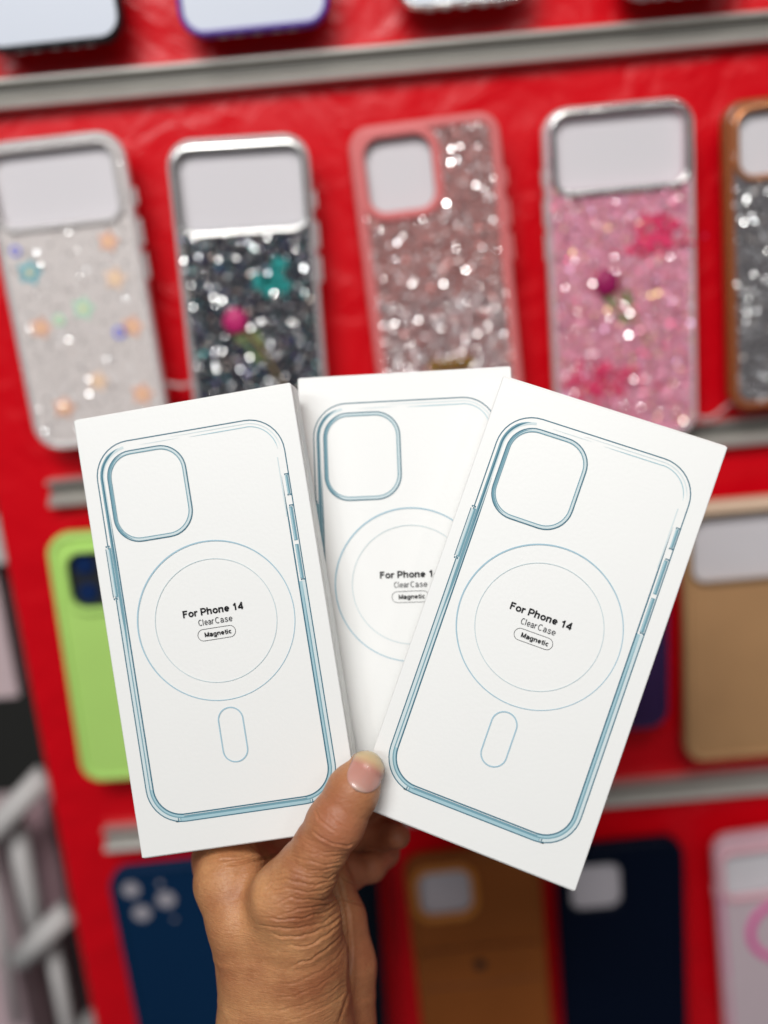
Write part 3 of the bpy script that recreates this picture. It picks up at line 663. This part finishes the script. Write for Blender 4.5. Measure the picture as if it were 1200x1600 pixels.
cog = mat('cognac_leather', (.27, .078, .016), rough=.55, Specular_IOR_Level=.2, noise_amt=.12, noise_scale=35); cog2 = mat('cognac_stitch', (.15, .042, .010), rough=.7); amber = mat('amber_trim', (.62, .22, .035), rough=.35)
c = Case('phone_case', (628, 1334), (838, 1306), (24, 250), 'cognac leather case with a card pocket and amber camera trim', H=165)
win = c.win(8, 42, 11, 43, 8); c.body(cog, cog, win, amber, r=13, rim_w=5, ins=holes, wr_w=4.5)
c.prism('card_pocket', rrect(-c.W/2+3, -c.H/2+3, c.W/2-3, c.H/2-70, 8), None, c.D-.5, c.D+1.4, cog)
c.tube('stitch_line', [(5, 69), (c.W/2, 68), (c.W-5, 69)], .6, cog2, c.D+1); c.tube('stitch_line', [(5, 96), (c.W/2, 97.5), (c.W-5, 96)], .8, cog2, c.D+1.6)
c.disc('snap_stud', 43, 82, 4, mat('dark_stud', (.03, .015, .01), rough=.4), y=c.D+1.5, h=1)
dk = mat('midnight_rubber', (.0018, .005, .016), rough=.45, Specular_IOR_Level=.12)
c = Case('phone_case', (862, 1318), (1062, 1296), (10, 250), 'midnight blue case with a grey camera window, under the right carton', H=165)
win = c.win(9, 42, 12, 46, 8); c.body(dk, dk, win, dk, r=13, rim_w=5, ins=holes)
pk = mat('bright_pink_plastic', (.80, .10, .38), rough=.3); cl2 = mat('clear_pinkish', (.84, .52, .60), rough=.2, Transmission_Weight=.25)
greyb = mat('grey_clear_back', (.62, .50, .54), rough=.35)
c = Case('phone_case', (1106, 1296), (1320, 1276), (12, 250), 'clear case with a hot pink magnet ring at the bottom right corner', H=168)
win = c.win(6, c.W-6, 12, 43, 6); c.body(greyb, cl2, win, mat('pale_pink_trim', (.80, .42, .48), rough=.3), r=12, rim_w=6, wr_w=4); c.buttons(cl2, -1, ((36, 8),))
P = [(-c.W/2+42+24*math.cos(R(a)), c.H/2-74+24*math.sin(R(a))) for a in range(0, 360, 6)]
c.ring('magnet_ring', P, 5, c.D-.8, c.D+.9, pk)
c.tube('pink_side_trim', [(3, 30), (3, 60), (4, 100), (5, 150)], 1.0, pk, c.D)

# small clear hanging loops
for fx, fy, lab in ((282, 604, 'thin clear plastic hook between the flower case and the dark glitter case'), (1100, 655, 'thin clear plastic hook beneath the pink glitter case')):
    a = board(fx, fy, .012); V = []; Fc = []
    pts = [a+Vector((-.022+.044*i/10, -.004*math.sin(i*.5), .006*i/10+.003*math.sin(i*.8))) for i in range(11)]
    for p in pts:
        for j in range(6): V.append(p+Vector((0, math.cos(j*1.047)*.0012, math.sin(j*1.047)*.0012)))
    for i in range(10):
        for j in range(6): Fc.append((i*6+j, i*6+(j+1) % 6, i*6+6+(j+1) % 6, i*6+6+j))
    tag(mesh('hook', V, Fc, clear, None, None, True), lab, 'hook')

# ------------------------------------------------------------------ left of the board: wire rack with cartons, dark room behind
wire = mat('grey_white_wire', (.58, .56, .55), rough=.5)
mauve = mat('mauve_carton', (.52, .37, .39), rough=.5, noise_amt=.25, noise_scale=22); mauve2 = mat('pale_mauve_carton', (.66, .52, .54), rough=.5, noise_amt=.15, noise_scale=25)
dark = mat('dark_wall', (.02, .02, .018), rough=.8)
bm = bmesh.new(); box_bm(bm, -1.6, 1.6, BY+.45, BY+.5, CAMH-1.6, CAMH+1.2); from_bm('back_wall', bm, dark).update_tag()
tag(bpy.data.objects['back_wall'], kind='structure')
def back(px_, py_, y):                        # point on a plane parallel to the board
    o = CM.translation; d = cw(((px_-600)/F, (py_-800)/F, 1.0))-o; return o+d*((y-o.y)/d.y)
def bar(bm, a, b, r):
    d = (b-a); L = d.length; m = Matrix.Translation((a+b)/2) @ d.to_track_quat('Z', 'Y').to_matrix().to_4x4()
    q = bmesh.ops.create_cone(bm, cap_ends=True, segments=14, radius1=r, radius2=r, depth=L)
    bmesh.ops.transform(bm, matrix=m, verts=q['verts'])
YB = BY+.06; YF = BY+.02
rack = tag(bpy.data.objects.new('wire_rack', None), 'grey white wire rack left of the red board', 'rack'); COL.objects.link(rack); rack.location = back(40, 1400, YB)
bpy.context.view_layer.update(); RI = rack.matrix_world.inverted()
def rbar(a, b, r, nm='bar'):
    bm = bmesh.new(); bar(bm, RI @ a, RI @ b, r); return from_bm(nm, bm, wire, rack, True)
rbar(back(-60, 1350, YF), back(70, 1212, YF), .0085, 'shelf_bar'); rbar(back(22, 1280, YF+.02), back(64, 1490, YF+.02), .0072, 'upright'); rbar(back(30, 1500, YF), back(106, 1424, YF), .0085, 'shelf_bar')
rbar(back(78, 1460, YF+.02), back(125, 1700, YF+.02), .0052, 'upright'); rbar(back(40, 1690, YF), back(150, 1590, YB), .0085, 'shelf_bar'); rbar(back(-25, 1305, YF+.02), back(25, 1600, YF+.02), .0030, 'upright')
def carton(x0, y0, x1, y1, yd, m, lab, dep=.05):
    a = back(x0, y0, yd); b = back(x1, y1, yd); bm = bmesh.new(); box_bm(bm, min(a.x, b.x), max(a.x, b.x), yd, yd+dep, min(a.z, b.z), max(a.z, b.z), .0015, 2)
    tag(from_bm('carton', bm, m), lab, 'carton', 'cartons on the rack left of the board')
carton(-110, 890, 30, 1090, BY+.04, mauve2, 'pale mauve carton standing above the black gap at the left edge', .04)
carton(-120, 836, 10, 882, BY+.03, mat('white_lid', (.62, .62, .6), rough=.4), 'white flat box on top of the pale mauve carton', .04)
carton(-90, 1300, 36, 1500, BY+.055, mauve2, 'pale mauve carton on the upper shelf of the wire rack')
carton(36, 1262, 110, 1450, BY+.075, mat('dim_mauve', (.46, .29, .32), rough=.5), 'dark mauve carton squeezed between the rack and the board')
carton(-90, 1520, 70, 1720, BY+.055, mat('rosy_carton', (.60, .45, .48), rough=.5, noise_amt=.2, noise_scale=30), 'pale mauve carton on the lower shelf of the wire rack')
carton(72, 1462, 132, 1720, BY+.075, mauve, 'narrow mauve carton on the lower shelf beside the board')
